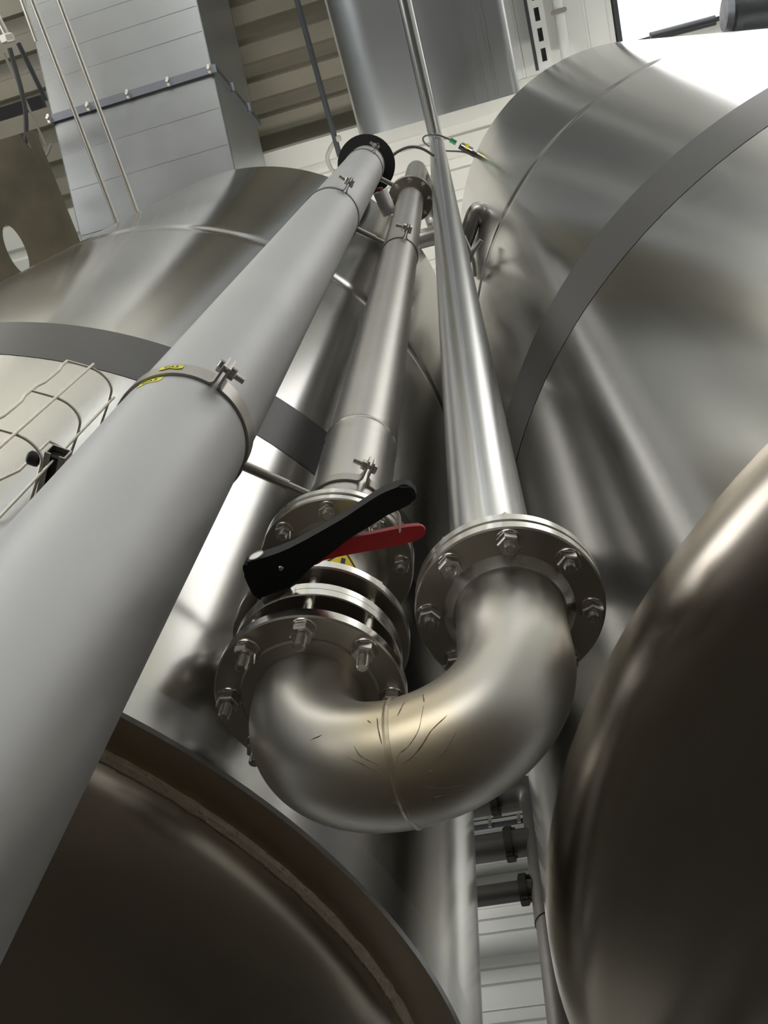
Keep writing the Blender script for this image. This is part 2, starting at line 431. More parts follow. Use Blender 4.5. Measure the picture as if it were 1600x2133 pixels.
t = thing('storage_tank', 'stainless storage tank on the left with a brown weld-ringed base', 'tank', (TL.x, TL.y, 1.10), 'upright storage tanks')
Z_T = 6.88
obj('shell', shell_with_seams(TL, RL, 1.188, Z_T, [4.27]), M['tank'], t, angle=60)
bm = bmesh.new(); lathe(bm, (TL.x, TL.y, 0), [(RL, Z_T)] + dish(RL, Z_T, .25)[1:], 160); obj('roof', bm, M['tank'], t)
bm = bmesh.new(); lathe(bm, (TL.x, TL.y, 0), [(RL - .012, 1.193), (RL + .001, 1.189), (RL + .001, 1.108), (RL - .004, 1.102)], 220); obj('skirt', bm, M['skirt_bright'], t, 'bright steel skirt band')
bm = bmesh.new(); lathe(bm, (TL.x, TL.y, 0), [(RL - .004, 1.102), (RL - .075, 1.104), (RL - .095, 1.108)], 220); obj('base_ring', bm, M['skirt'], t, 'brown heat-tinted base ring')
obj('weld_bead', weld_ring(TL, RL - .092, 1.105, .0125), M['weld'], t, 'rough weld bead')
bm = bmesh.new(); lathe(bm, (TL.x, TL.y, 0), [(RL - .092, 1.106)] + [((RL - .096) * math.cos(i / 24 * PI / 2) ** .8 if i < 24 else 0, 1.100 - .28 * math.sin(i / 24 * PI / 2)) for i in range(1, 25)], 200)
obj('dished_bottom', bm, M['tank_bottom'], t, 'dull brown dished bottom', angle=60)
obj('painted_band', ring_band(TL, RL, 2.273, 2.588), M['band'], t, 'dark grey painted band')
# stub nozzle on the far left of the left tank
d = Vector((-.985, -.12, 0)).normalized()
na = math.atan2(.03, -1)
nz = Vector((TL.x, TL.y, 4.72)); nd = Vector((-math.cos(.52), -math.sin(.52), 0))
nt_ = thing('tank_nozzle', 'short black-mouthed nozzle on the far left edge of left tank', 'nozzle', nz + nd * RL)
bm = bmesh.new(); lathe(bm, nz + nd * (RL - .01), [(.078, 0), (.078, .13), (.085, .135), (.085, .15), (.07, .15), (.066, .02)], 40, nd); obj('nozzle_tube', bm, M['pipe_b'], nt_)
bm = bmesh.new(); lathe(bm, nz + nd * (RL + .10), [(0, 0), (.07, 0), (.07, .01), (0, .012)], 40, nd); obj('plug', bm, M['rubber'], nt_)

t = thing('storage_tank', 'stainless storage tank on the right, taller and under the skylight', 'tank', (TR.x, TR.y, 1.30), 'upright storage tanks')
Z_R = 9.1
obj('shell', shell_with_seams(TR, RT, 1.31, Z_R, [5.2]), M['tank'], t, angle=60)
bm = bmesh.new(); lathe(bm, (TR.x, TR.y, 0), [(RT, Z_R)] + dish(RT, Z_R, .25)[1:], 160); obj('roof', bm, M['tank'], t)
bm = bmesh.new()
lathe(bm, (TR.x, TR.y, 0), [(RT, 1.31)] + [(RT - .14 + .14 * math.cos(i / 10 * PI / 2 * .82), 1.31 - .14 * math.sin(i / 10 * PI / 2 * .82)) for i in range(1, 11)] +
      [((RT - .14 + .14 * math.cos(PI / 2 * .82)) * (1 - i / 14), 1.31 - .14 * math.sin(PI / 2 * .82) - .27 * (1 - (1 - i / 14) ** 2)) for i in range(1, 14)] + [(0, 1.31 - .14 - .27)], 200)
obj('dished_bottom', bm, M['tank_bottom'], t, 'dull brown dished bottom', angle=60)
obj('painted_band', ring_band(TR, RT, 2.62, 3.035), M['band'], t, 'dark grey painted band')

# legs that carry the tanks
for tk, c, rr_, zb in ((bpy.data.objects['storage_tank'], TL, RL - .12, 1.09), (bpy.data.objects['storage_tank.001'], TR, RT - .17, 1.20)):
    for k in range(4):
        a = math.atan2(c.y, c.x) + PI / 4 + k * PI / 2 + (.25 if c is TL else -.25)
        if abs(((a - math.atan2(-c.y, -c.x)) + PI) % (2 * PI) - PI) < 1.0: continue
        x, y = c.x + rr_ * math.cos(a), c.y + rr_ * math.sin(a)
        bm = bmesh.new(); tube(bm, [(x, y, zb), (x, y, FLOOR)], .08, 24); obj('leg', bm, M['skirt_bright'], tk)

# ================================================================== PIPES IN FRONT
A = Vector((-.662, .532)); RA = .1325
B = Vector((-.380, .769)); RB = .086
C0 = Vector((-.086, .748, 1.19)); C1 = Vector((-.205, .705, 10.0)); RC = .0695
FC = Vector((-.0727, .749)); RF = .1425; PITCH = .12

# ---- pipe A: wide grey riser
t = thing('riser_pipe', 'widest matte grey steel pipe, nearest on the left', 'pipe', (A.x, A.y, FLOOR))
bm = bmesh.new(); tube(bm, [(A.x, A.y, FLOOR), (A.x, A.y, 1.0), (A.x, A.y, 3.0), (A.x, A.y, 6.98)], RA, 96); obj('pipe_barrel', bm, M['matte'], t, angle=60)
bm = bmesh.new(); lathe(bm, (A.x, A.y, 0), [(RA, 6.93), (.205, 6.93), (.205, 6.955), (RA, 6.955)], 64, close=True); obj('collar', bm, M['rubber'], t, 'black collar at the pipe top')
def tape(r, c, z0, z1, a0, a1, n=8, off=.0006):
    bm = bmesh.new(); lo = []; hi = []
    for i in range(n + 1):
        a = a0 + (a1 - a0) * i / n
        lo.append(bm.verts.new((c.x + (r + off) * math.cos(a), c.y + (r + off) * math.sin(a), z0 + .003 * math.sin(i * 5)))); hi.append(bm.verts.new((c.x + (r + off) * math.cos(a), c.y + (r + off) * math.sin(a), z1)))
    bridge(bm, lo, hi, closed=False)
    r_ = bmesh.ops.extrude_face_region(bm, geom=bm.faces[:])
    for v in r_['geom']:
        if isinstance(v, bmesh.types.BMVert):
            dd = Vector((v.co.x - c.x, v.co.y - c.y, 0)).normalized(); v.co += dd * .0004
    return bm
def text_on(parent, name, body, c, r, ang, zc, size, mat, flip=False):
    cu = bpy.data.curves.new('lettering', 'FONT'); cu.body = body; cu.size = size; cu.align_x = 'CENTER'; cu.align_y = 'CENTER'; cu.extrude = .0002
    tmp = bpy.data.objects.new('lettering', cu); COL.objects.link(tmp)
    dg = bpy.context.evaluated_depsgraph_get(); dg.update()
    me = bpy.data.meshes.new_from_object(tmp.evaluated_get(dg)); bpy.data.objects.remove(tmp)
    # wrap on the cylinder; reading seen from outside
    rl = root_loc(parent)
    for v in me.vertices:
        x, y, zt = v.co
        if flip: x, y = -x, -y
        a = ang + x / r
        rr = r + .0012 + zt
        v.co = Vector((c.x + rr * math.cos(a), c.y + rr * math.sin(a), zc + y)) - rl
    me.materials.clear(); me.materials.append(mat)
    o = bpy.data.objects.new(name, me); COL.objects.link(o); o.parent = parent
    return o
def ang_of(px, py, z, c):
    p = at_z(px, py, z); return math.atan2(p.y - c.y, p.x - c.x)
aS = math.atan2(-A.y * .93, -A.x)
a_st = ang_of(330, 787, 1.72, A)
stk = obj('sticker', tape(RA, A, 1.660, 1.684, a_st - .19, a_st + .19), M['yellow2'], t, 'small yellow sticker')
text_on(stk, 'lettering', 'CA3', A, RA, a_st, 1.671, .018, M['ink'])

def pipe_clamp(label, c, r, z, w, ang_ear, group, bolt_len=.052, rod=None, ear=.036, th=.004, rod_label=None, mat='clamp', gap=.006, bolt_r=.005, flip=False):
    t = thing('pipe_clamp', label, 'pipe clamp', (c.x, c.y, z), group)
    ri = r + .0008
    path = []
    fil = .016
    da = math.asin((gap / 2 + fil) / (ri + fil))
    e = Vector((math.cos(ang_ear), math.sin(ang_ear))); s = Vector((-e.y, e.x))
    def ear_pts(side):
        cc = c + e * ((ri + fil) * math.cos(da)) + s * side * (gap / 2 + fil)
        a0 = math.atan2(-(e * math.cos(da) + s * side * math.sin(da)).y, -(e * math.cos(da) + s * side * math.sin(da)).x)
        a1 = math.atan2(-(s * side).y, -(s * side).x)
        d = (a1 - a0 + PI) % (2 * PI) - PI
        pts = [cc + Vector((math.cos(a0 + d * k / 8), math.sin(a0 + d * k / 8))) * fil for k in range(9)]
        pts.append(c + e * ((ri + fil) * math.cos(da) + ear) + s * side * gap / 2)
        return pts
    start = ear_pts(1)[::-1]
    n = 72
    arc = [c + Vector((math.cos(ang_ear + da + (2 * PI - 2 * da) * k / n), math.sin(ang_ear + da + (2 * PI - 2 * da) * k / n))) * ri for k in range(1, n)]
    path = start + arc + ear_pts(-1)
    bm = bmesh.new(); strip(bm, path, th, z - w / 2, z + w / 2); obj('band', bm, M[mat], t)
    ce = c + e * ((ri + fil) * math.cos(da) + ear * .55)
    s3 = Vector((s.x, s.y, 0)) * (-1 if flip else 1); p0 = Vector((ce.x, ce.y, z))
    hh = bolt_r * 1.3
    bm = bmesh.new(); tube(bm, [p0 + s3 * (gap / 2 + th + hh * 1.2), p0 - s3 * (gap / 2 + th + bolt_len * .55)], bolt_r, 12)
    hexprism(bm, p0 + s3 * (gap / 2 + th + hh / 2 + .001), s3, bolt_r * 3.6, hh * 1.2, .08); b = obj('bolt', bm, M['bolt'], t, angle=20)
    bm = bmesh.new(); hexprism(bm, p0 - s3 * (gap / 2 + th + hh * .75), s3, bolt_r * 3.6, hh * 1.5, .08); obj('nut', bm, M['bolt'], b, angle=20)
    if rod:
        p, q = Vector(rod[0]), Vector(rod[1]); dd = (q - p).normalized()
        L_ = (q - p).length
        bm = bmesh.new(); tube(bm, [p, p + dd * L_ * .68, p + dd * L_ * .681, q], [rod[2], rod[2], rod[2] * .72, rod[2] * .72], 20); obj('support_rod', bm, M['clamp'], t, rod_label)
    return t
def rod_between(z, r):
    d = (B - A).normalized()
    p = A + d * (RA + .004); q = B - d * (RB + .003)
    return ((p.x, p.y, z), (q.x, q.y, z), r)
ga, gb = 'pipe clamps up the wide grey pipe', 'pipe clamps up the middle pipe'
cl = pipe_clamp('wide steel band clamp with yellow sticker, nearest on the wide pipe', A, RA, 1.718, .056, ang_of(468, 775, 1.70, A), ga, rod=rod_between(1.695, .0105), ear=.036, bolt_len=.06, bolt_r=.0065, th=.005, flip=True)
a_s2 = ang_of(362, 762, 1.74, A)
st2 = obj('sticker', tape(RA + .0062, A, 1.714, 1.733, a_s2 - .17, a_s2 + .17), M['yellow2'], cl, 'small yellow sticker')
text_on(st2, 'lettering', 'CA3', A, RA + .0062, a_s2, 1.7235, .016, M['ink'])
pipe_clamp('thin band clamp halfway up the wide pipe, with strut to middle pipe', A, RA, 4.56, .04, ang_of(722, 393, 4.6, A), ga, rod=rod_between(4.56, .014), ear=.06, bolt_r=.009, bolt_len=.09)
pipe_clamp('thin band clamp just below the black collar of the wide pipe', A, RA, 6.62, .04, ang_of(780, 313, 6.7, A), ga, rod=rod_between(6.62, .016), ear=.05, bolt_r=.008, bolt_len=.08)
pipe_clamp('thin band clamp right above the middle pipe bolted flange', B, RB, 1.672, .030, ang_of(762, 985, 1.69, B), gb, ear=.036, bolt_len=.05)
pipe_clamp('small band clamp high on the middle pipe below its top flange', B, RB, 4.42, .035, ang_of(845, 490, 4.42, B), gb, ear=.055, bolt_r=.009, bolt_len=.09)

# ---- flanges
def flange_bm(c, z0, z1, r_out, r_in, ch=.0025, n=96):
    bm = bmesh.new()
    lathe(bm, (c.x, c.y, 0), [(r_in, z0), (r_out - ch, z0), (r_out, z0 + ch), (r_out, z1 - ch), (r_out - ch, z1), (r_in, z1)], n, close=True)
    return bm
def flange_dual(name, c, z0, z1, r_out, r_in, parent, label=None, rim=True):
    o = obj(name, flange_bm(c, z0, z1, r_out, r_in), [M['flange'], M['flange_rim']], parent, label)
    if rim:
        for p in o.data.polygons:
            if abs(p.normal.z) < .3 and (Vector((p.center.x + root_loc(parent).x - c.x, p.center.y + root_loc(parent).y - c.y)).length > r_out * .95): p.material_index = 1
    return o

# ---- U bend
ZB_LO, ZC_LO = 1.076, 1.170
RE = .0805
t = thing('u_bend_pipe', 'big shiny steel U-bend hanging between middle and right pipes', 'pipe', (-.226, .759, .85))
zc = 1.045
mid = (B + FC) / 2; half = (FC - B) / 2; rb_ = half.length; hx = half.normalized()
def ubend(a0, a1, n=40): return [Vector((*(mid + hx * (rb_ * math.cos(a))), zc + rb_ * math.sin(a))) for a in [a0 + (a1 - a0) * i / n for i in range(n + 1)]]
bm = bmesh.new(); tube(bm, [(B.x, B.y, ZB_LO + .02)] + ubend(PI, PI * 1.5), RE, 72); obj('elbow', bm, M['elbow'], t, 'elbow under the left flange', angle=60)
bm = bmesh.new(); tube(bm, ubend(PI * 1.5, 2 * PI) + [(FC.x, FC.y, ZC_LO - .01)], RE, 72); obj('elbow', bm, M['elbow'], t, 'elbow under the right flange', angle=60)
bm = bmesh.new(); pts = []; rs = []
for i in range(160):
    a = 2 * PI * i / 160
    c_ = Vector((mid.x, mid.y, zc - rb_)); v_ = Vector((-hx.y, hx.x, 0))
    pts.append(c_ + (v_ * math.cos(a) + Vector((0, 0, 1)) * math.sin(a)) * (RE - .0036)); rs.append(.0056 * (1 + .10 * noise.noise(Vector((math.cos(a) * 9, math.sin(a) * 9, 0)))))
tube(bm, pts, rs, 8, closed=True); obj('weld_seam', bm, M['elbow'], t)
flange_dual('flange', B, ZB_LO, ZB_LO + .022, RF, RE - .004, t)
bm = bmesh.new(); lathe(bm, (B.x, B.y, 0), [(RE - .002, ZB_LO - .003), (.101, ZB_LO - .0035), (.104, ZB_LO - .001), (.104, ZB_LO + .004), (RE - .002, ZB_LO + .004)], 72, close=True); obj('hub_ring', bm, M['flange'], t)
flange_dual('flange', FC, ZC_LO, ZC_LO + .021, RF, RE - .004, t)
bm = bmesh.new(); lathe(bm, (FC.x, FC.y, 0), [(RE - .002, ZC_LO - .012), (RE + .004, ZC_LO - .012), (RE + .010, ZC_LO - .006), (RE + .020, ZC_LO + .002), (RE - .002, ZC_LO + .002)], 72, close=True); obj('hub_ring', bm, M['weld_thin'], t)
angB = ang_of(628, 1303, 1.066, B); angC = ang_of(1060, 1133, 1.160, FC)
Z_V0, Z_V1 = 1.150, 1.184          # valve body
Z_VT = 1.214                       # flange above the valve
flange_bolts(t, B, PITCH, ZB_LO, Z_VT + .022, angB, af=.031, hn=.016, stick=.028)
flange_bolts(t, FC, PITCH, ZC_LO, ZC_LO + .045, angC, af=.031, hn=.016, stick=.010)
# drips and scratches on the elbow
M['stain'] = plain('dark_drip_stain', (.20, .16, .10), .6)
def on_elbow(px, py, off=.0006):
    """nearest hit of the pixel ray with the bent tube"""
    d = ray(px, py).normalized(); best = None
    s = .9
    while s < 1.8:
        p = d * s
        rel = Vector((p.x - mid.x, p.y - mid.y)); lx = rel.dot(hx); lz = p.z - zc
        ly = rel.dot(Vector((-hx.y, hx.x)))
        if lz > 0: dist = math.hypot(abs(lx) - rb_, ly)
        else: dist = math.hypot(math.hypot(lx, lz) - rb_, ly)
        if dist < RE + off: return p
        s += .001
    return None
def streak(pix, w):
    pts = [on_elbow(*p) for p in smooth2(pix)]
    pts = [p for p in pts if p is not None]
    if len(pts) < 2: return
    k = len(pts)
    tube(bm, pts, [w * (.35 + .65 * math.sin(PI * min(1, (i + .6) / k))) * .85 * random.uniform(.6, 1.2) for i in range(k)], 5)
def smooth2(pix):
    out = smooth_path([(x, y, 0) for x, y in pix], 5); return [(p.x, p.y) for p in out]
for pix, w in (([(724, 1578), (760, 1594), (800, 1617)], .0011), ([(737, 1554), (752, 1575), (790, 1594)], .0010),
               ([(881, 1446), (883, 1462)], .0012), ([(882, 1470), (872, 1520), (850, 1555), (832, 1570), (826, 1590)], .0006),
               ([(931, 1490), (900, 1520), (880, 1550), (860, 1575), (838, 1592)], .0010), ([(950, 1525), (930, 1560), (905, 1585)], .0006),
               ([(842, 1462), (828, 1490)], .0005), ([(900, 1605), (893, 1611)], .0018), ([(890, 1640), (930, 1642), (960, 1636)], .0006),
               ([(905, 1670), (902, 1662), (935, 1655), (968, 1648)], .0007), ([(785, 1495), (788, 1520), (795, 1550)], .0012),
               ([(765, 1500), (772, 1505)], .0008), ([(645, 1542), (672, 1530)], .0005), ([(800, 1655), (815, 1670), (850, 1678)], .0006)):
    bm = bmesh.new(); streak(pix, w)
    if len(bm.verts): obj('drip_stain', bm, M['stain'], t, 'dark dried drip')
    else: bm.free()

# ---- butterfly valve with lever
t = thing('butterfly_valve', 'wafer butterfly valve with black lever and red trigger', 'valve', (B.x, B.y, Z_V0))
bm = bmesh.new(); zm = (Z_V0 + Z_V1) / 2
lathe(bm, (B.x, B.y, 0), [(RB - .01, Z_V0), (.131, Z_V0), (.1325, Z_V0 + .0015), (.1325, zm - .0006), (.1315, zm), (.1325, zm + .0006), (.1325, Z_V1 - .0015), (.131, Z_V1), (RB - .01, Z_V1)], 128, close=True)
obj('valve_body', bm, M['flange_rim'], t)
bm = bmesh.new(); lathe(bm, (B.x, B.y, 0), [(0, zm - .004), (RB - .012, zm - .002), (RB - .012, zm + .002), (0, zm + .004)], 48); obj('disc', bm, M['flange'], t)
ZU = 1.155
def pz(px, py, z=ZU):
    p = at_z(px, py, z); return (p.x, p.y)
sp = Vector(pz(556, 1205)); sd = (B - sp).normalized()
bm = bmesh.new()
lathe(bm, Vector((sp.x, sp.y, zm)), [(0, 0), (.011, 0), (.011, .06), (.019, .06), (.019, .09), (0, .09)], 24, (sd.x, sd.y, 0)); obj('stem', bm, M['bolt'], t)
# lever: plan outline from its underside, rounded and bevelled
HL = .024
lever_out = [pz(*p) for p in ((505, 1190), (509, 1176), (522, 1169), (545, 1163), (605, 1141), (705, 1086), (745, 1060), (790, 1031), (822, 1017), (842, 1011), (858, 1018), (866, 1030), (864, 1043), (850, 1053), (832, 1062), (806, 1074), (770, 1097), (728, 1122), (690, 1152), (655, 1177), (620, 1210), (590, 1236), (565, 1246), (545, 1252), (532, 1246), (520, 1226))]
def soften(poly, sub=3):
    P = [Vector((p[0], p[1], 0)) for p in poly]; n = len(P); out = []
    for i in range(n):
        p0, p1, p2, p3 = P[i - 1], P[i], P[(i + 1) % n], P[(i + 2) % n]
        for k in range(sub):
            u = k / sub
            q = .5 * (2 * p1 + (p2 - p0) * u + (2 * p0 - 5 * p1 + 4 * p2 - p3) * u * u + (3 * p1 - p0 - 3 * p2 + p3) * u ** 3)
            out.append((q.x, q.y))
    return out
bm = bmesh.new(); prism(bm, soften(lever_out), ZU, ZU + HL)
es = [e for e in bm.edges if abs(e.verts[0].co.z - e.verts[1].co.z) < 1e-5]
bmesh.ops.bevel(bm, geom=es, offset=.0035, segments=3, affect='EDGES', clamp_overlap=True)
lv = obj('lever', bm, M['black'], t, 'black plastic lever handle', angle=40)
# pivot cap in the outer side face of the lever
nrm = Vector((pz(545, 1163)[1] - pz(605, 1141)[1], -(pz(545, 1163)[0] - pz(605, 1141)[0]))); nrm.normalize()
if nrm.y > 0: nrm = -nrm
cp = Vector(pz(533, 1170)) ; cp3 = Vector((cp.x, cp.y, ZU + HL * .52)) + Vector((nrm.x, nrm.y, 0)) * .002
bm = bmesh.new(); lathe(bm, cp3, [(.0115, -.006), (.0115, .0026), (.0095, .0032), (.0088, .0022), (0, .0026)], 32, (nrm.x, nrm.y, 0)); obj('pivot_cap', bm, M['cap'], lv, 'round metal pivot cap')
pn = pz(585, 1184, ZU)
bm = bmesh.new(); lathe(bm, (pn[0], pn[1], ZU), [(0, -.0022), (.0030, -.0018), (.0042, -.0002), (.0042, .004), (0, .004)], 20); obj('trigger_pin', bm, M['bolt'], lv)
ZT = ZU + .008
tr_out = [pz(*p, ZT) for p in ((560, 1222), (600, 1205), (650, 1170), (690, 1134), (725, 1122), (765, 1114), (800, 1107), (840, 1099), (866, 1096), (880, 1098), (886, 1106), (884, 1116), (872, 1124), (840, 1134), (790, 1144), (740, 1153), (700, 1161), (662, 1172), (630, 1196), (604, 1216), (586, 1226))]
bm = bmesh.new(); prism(bm, soften(tr_out), ZT, ZT + .010)
es = [e for e in bm.edges if abs(e.verts[0].co.z - e.verts[1].co.z) < 1e-5]
bmesh.ops.bevel(bm, geom=es, offset=.0022, segments=2, affect='EDGES', clamp_overlap=True)
obj('trigger', bm, M['red'], t, 'red lever trigger', angle=40)
bm = bmesh.new(); tube(bm, smooth_path([at_z(815, 1062, ZU + .006), at_z(826, 1066, ZU + .006), at_z(832, 1078, ZU + .006), at_z(833, 1108, ZU + .010)], 6), .0022, 10); obj('catch_hook', bm, M['shine'], t, 'bent metal catch hook')
# neck of the body and the notched stop plate
bm = bmesh.new(); nk = B - sd * .128
ang = math.atan2(sd.y, sd.x)
box(bm, (nk.x, nk.y, zm), (.034, .050, .026), Matrix.Rotation(ang, 3, 'Z'), .002); obj('valve_neck', bm, M['flange_rim'], t)
pp = at_z(590, 1248, zm - .004)
bm = bmesh.new(); box(bm, (pp.x, pp.y, zm - .012), (.045, .020, .004), Matrix.Rotation(ang + PI / 2 - .3, 3, 'Z'), .001); obj('notch_plate', bm, M['shine'], t)

# ---- spool above the valve (flange, pipe, flange) with the warning triangle
t = thing('pipe_spool', 'short flanged steel pipe spool above the butterfly valve', 'pipe', (B.x, B.y, Z_VT))
flange_dual('flange', B, Z_VT, Z_VT + .022, RF, RB - .004, t)
bm = bmesh.new(); tube(bm, [(B.x, B.y, Z_VT), (B.x, B.y, 1.50)], RB - .003, 72); obj('pipe_barrel', bm, M['pipe_b'], t, angle=60)
Z_F2 = 1.458
flange_dual('flange', B, Z_F2, Z_F2 + .019, RF, RB - .004, t)
bm = bmesh.new(); lathe(bm, (B.x, B.y, 0), [(RB - .004, Z_F2 - .008), (RB + .005, Z_F2 - .006), (RB + .016, Z_F2 + .002), (RB - .004, Z_F2 + .002)], 72, close=True); obj('hub_ring', bm, M['flange'], t)
flange_bolts(t, B, PITCH, Z_F2, Z_F2 + .045, ang_of(678, 1050, Z_F2 - .012, B), af=.028, stick=.012, d=.0085, hn=.012)
# yellow warning triangle, black border, wrapped on the spool
def tri_on(r, c, ang, zc, s, off, name, mat, parent):
    bm = bmesh.new(); n = 8
    P = [(-s / 2, -s * .29), (s / 2, -s * .29), (0, s * .58)]
    rows = []
    for i in range(n + 1):
        f = i / n
        y = P[0][1] + (P[2][1] - P[0][1]) * f; w = s * (1 - f) * .5
        k = 8
        rows.append([bm.verts.new((c.x + (r + off) * math.cos(ang + x / r), c.y + (r + off) * math.sin(ang + x / r), zc + y)) for x in [(-w + 2 * w * j / k) for j in range(k + 1)]])
    for a, b in zip(rows, rows[1:]): bridge(bm, a, b, closed=False)
    bmesh.ops.remove_doubles(bm, verts=bm.verts[:], dist=1e-6)
    return obj(name, bm, mat, parent)
aw = ang_of(716, 1168, 1.33, B)
s1 = tri_on(RB - .003, B, aw, 1.335, .092, .0006, 'warning_sticker', M['yellow'], t)
s1['label'] = 'yellow triangular warning sticker'
bo = tri_on(RB - .003, B, aw, 1.335, .082, .0010, 'sticker_border', M['ink'], s1)
yi = tri_on(RB - .003, B, aw, 1.335, .064, .0014, 'sticker_field', M['yellow'], s1)
ba = obj('sticker_mark', tape(RB - .003, B, 1.322, 1.352, aw - .045, aw + .045, off=.0017), M['ink'], s1)

# ---- pipe B: middle riser with top flange
t = thing('riser_pipe', 'middle brushed steel pipe rising from the lever valve', 'pipe', (B.x, B.y, 1.48))
flange_dual('flange', B, Z_F2 + .0245, Z_F2 + .045, RF, RB - .004, t)
bm = bmesh.new(); lathe(bm, (B.x, B.y, 0), [(RB - .004, Z_F2 + .019), (RF - .012, Z_F2 + .019), (RF - .012, Z_F2 + .0245), (RB - .004, Z_F2 + .0245)], 64, close=True); obj('gasket', bm, M['rubber'], t, 'thin black gasket')
bm = bmesh.new(); tube(bm, [(B.x, B.y, 1.48), (B.x, B.y, 2.4), (B.x, B.y, 6.40)], RB, 72); obj('pipe_barrel', bm, M['pipe_b'], t, angle=60)
bm = bmesh.new(); lathe(bm, (B.x, B.y, 0), [(RB - .001, 2.02), (RB + .0025, 2.026), (RB + .0025, 2.034), (RB - .001, 2.04)], 72, close=True); obj('weld_seam', bm, M['weld_thin'], t)
obj('flange', flange_bm(B, 6.34, 6.37, .150, RB - .004), M['flange'], t)
# ---- return line from the top of pipe B
t = thing('return_pipe', 'bent steel pipe leaving the top flange of the middle pipe', 'pipe', (B.x, B.y, 6.40))
obj('flange', flange_bm(B, 6.374, 6.404, .150, RB - .004), M['flange'], t)
bm = bmesh.new()
tube(bm, round_path([(B.x, B.y, 6.38), (B.x, B.y, 8.25), (B.x + .06, 1.29, 8.25), (B.x + .06, 1.29, 7.9)], .2, 12), RB - .004, 40); obj('top_bend', bm, M['pipe_b'], t, angle=60)
bm = bmesh.new()
tube(bm, [(-.85, 1.285, 7.9), (-.20, 1.285, 7.9)], .078, 40); obj('cross_run', bm, M['pipe_b'], t, angle=60)
flange_bolts(t, B, .124, 6.34, 6.404, .2, af=.03, stick=.012)

t2 = thing('inlet_pipe', 'short bent steel pipe from behind right pipe into the right tank', 'pipe', (-.086, 1.105, 6.3))
bm = bmesh.new(); tube(bm, round_path([(-.22, 1.30, 6.3), (-.086, 1.105, 6.3), (.045, .90, 6.33), (.09, 1.10, 6.30)], .10, 10), .055, 32); obj('pipe_barrel', bm, M['pipe_b'], t2, angle=60)
# ---- pipe C: right riser, kinks over at the top and runs to the front
t = thing('riser_pipe', 'right polished pipe rising from the U-bend to the roof', 'pipe', (FC.x, FC.y, 1.19))
flange_dual('flange', FC, ZC_LO + .0235, ZC_LO + .045, RF, RC - .01, t)
bm = bmesh.new(); lathe(bm, (FC.x, FC.y, 0), [(RC - .008, ZC_LO + .021), (RF - .014, ZC_LO + .021), (RF - .014, ZC_LO + .0235), (RC - .008, ZC_LO + .0235)], 64, close=True); obj('gasket', bm, M['rubber'], t, 'thin black gasket')
bm = bmesh.new(); d = (C1 - C0)
tube(bm, [C0 + d * 0, C0 + d * .02, C0 + d * .2, C0 + d * .5, C1 + Vector((0, 0, .05))], RC, 72); obj('pipe_barrel', bm, M['pipe_c'], t, angle=60)
bm = bmesh.new(); tube(bm, [C1 + Vector((0, .06, 0)), C1 + Vector((0, -.4, 0)), Vector((C1.x, -10.95, C1.z))], RC + .002, 40); obj('roof_run', bm, M['pipe_c'], t, 'length running along the roof')

# ================================================================== WIRE BASKET TRAY AT LEFT
t = thing('cable_tray', 'open wire basket tray beside the left tank', 'cable tray', (-.88, .42, 1.3))
z1 = 1.9
def rung(pxs, z): return [at_z(x, y, z) for x, y in pxs]
r1 = rung(((140, 752), (190, 767), (216, 783), (231, 805), (228, 830), (210, 885), (200, 930)), z1)
for k in range(5):
    zk = z1 - .198 * k
    bm = bmesh.new(); tube(bm, smooth_path([(p.x, p.y, zk) for p in r1], 6), .0032, 10); obj('rung_wire', bm, M['wire'], t)
def off2(p, q, d):
    v = Vector((q.x - p.x, q.y - p.y)).normalized(); return Vector((v.y, -v.x)) * d
for p, (q0, q1) in ((r1[1], (r1[0], r1[1])), (r1[4], (r1[3], r1[4]))):
    o2 = Vector(((q1.y - q0.y), -(q1.x - q0.x), 0)).normalized() * .006
    bm = bmesh.new(); tube(bm, [(p.x + o2.x, p.y + o2.y, z1 + .012), (p.x + o2.x, p.y + o2.y, .35)], .0030, 10); obj('long_wire', bm, M['wire'], t)
# wavy edge wires
def wavy(p, name, zt):
    pts = []
    z = zt; j = 0
    dirv = Vector((r1[0].x - r1[1].x, r1[0].y - r1[1].y, 0)).normalized()
    while z > .4:
        pts += [(p.x, p.y, z), (p.x, p.y, z - .03), (p.x - dirv.x * .005, p.y - dirv.y * .005, z - .06), (p.x - dirv.x * .005, p.y - dirv.y * .005, z - .14), (p.x, p.y, z - .17)]
        z -= .198
    bm = bmesh.new(); tube(bm, pts, .0032, 10); obj(name, bm, M['wire'], t)
wavy(r1[0], 'edge_wire', z1)
pb = at_z(100, 920, 1.62)
zb_ = 1.62
bk = at_z(118, 905, 1.66)
for (a, b) in (((100, 920), (122, 926)),):
    pass
bm = bmesh.new(); q = at_z(102, 919, 1.70); tube(bm, [q, (q.x, q.y, 1.55), (q.x - .02, q.y - .006, 1.50), (q.x - .02, q.y - .006, .5)], .003, 10); tube(bm, [q, at_z(150, 945, 1.70)], .003, 10); obj('far_edge_wire', bm, M['wire'], t)
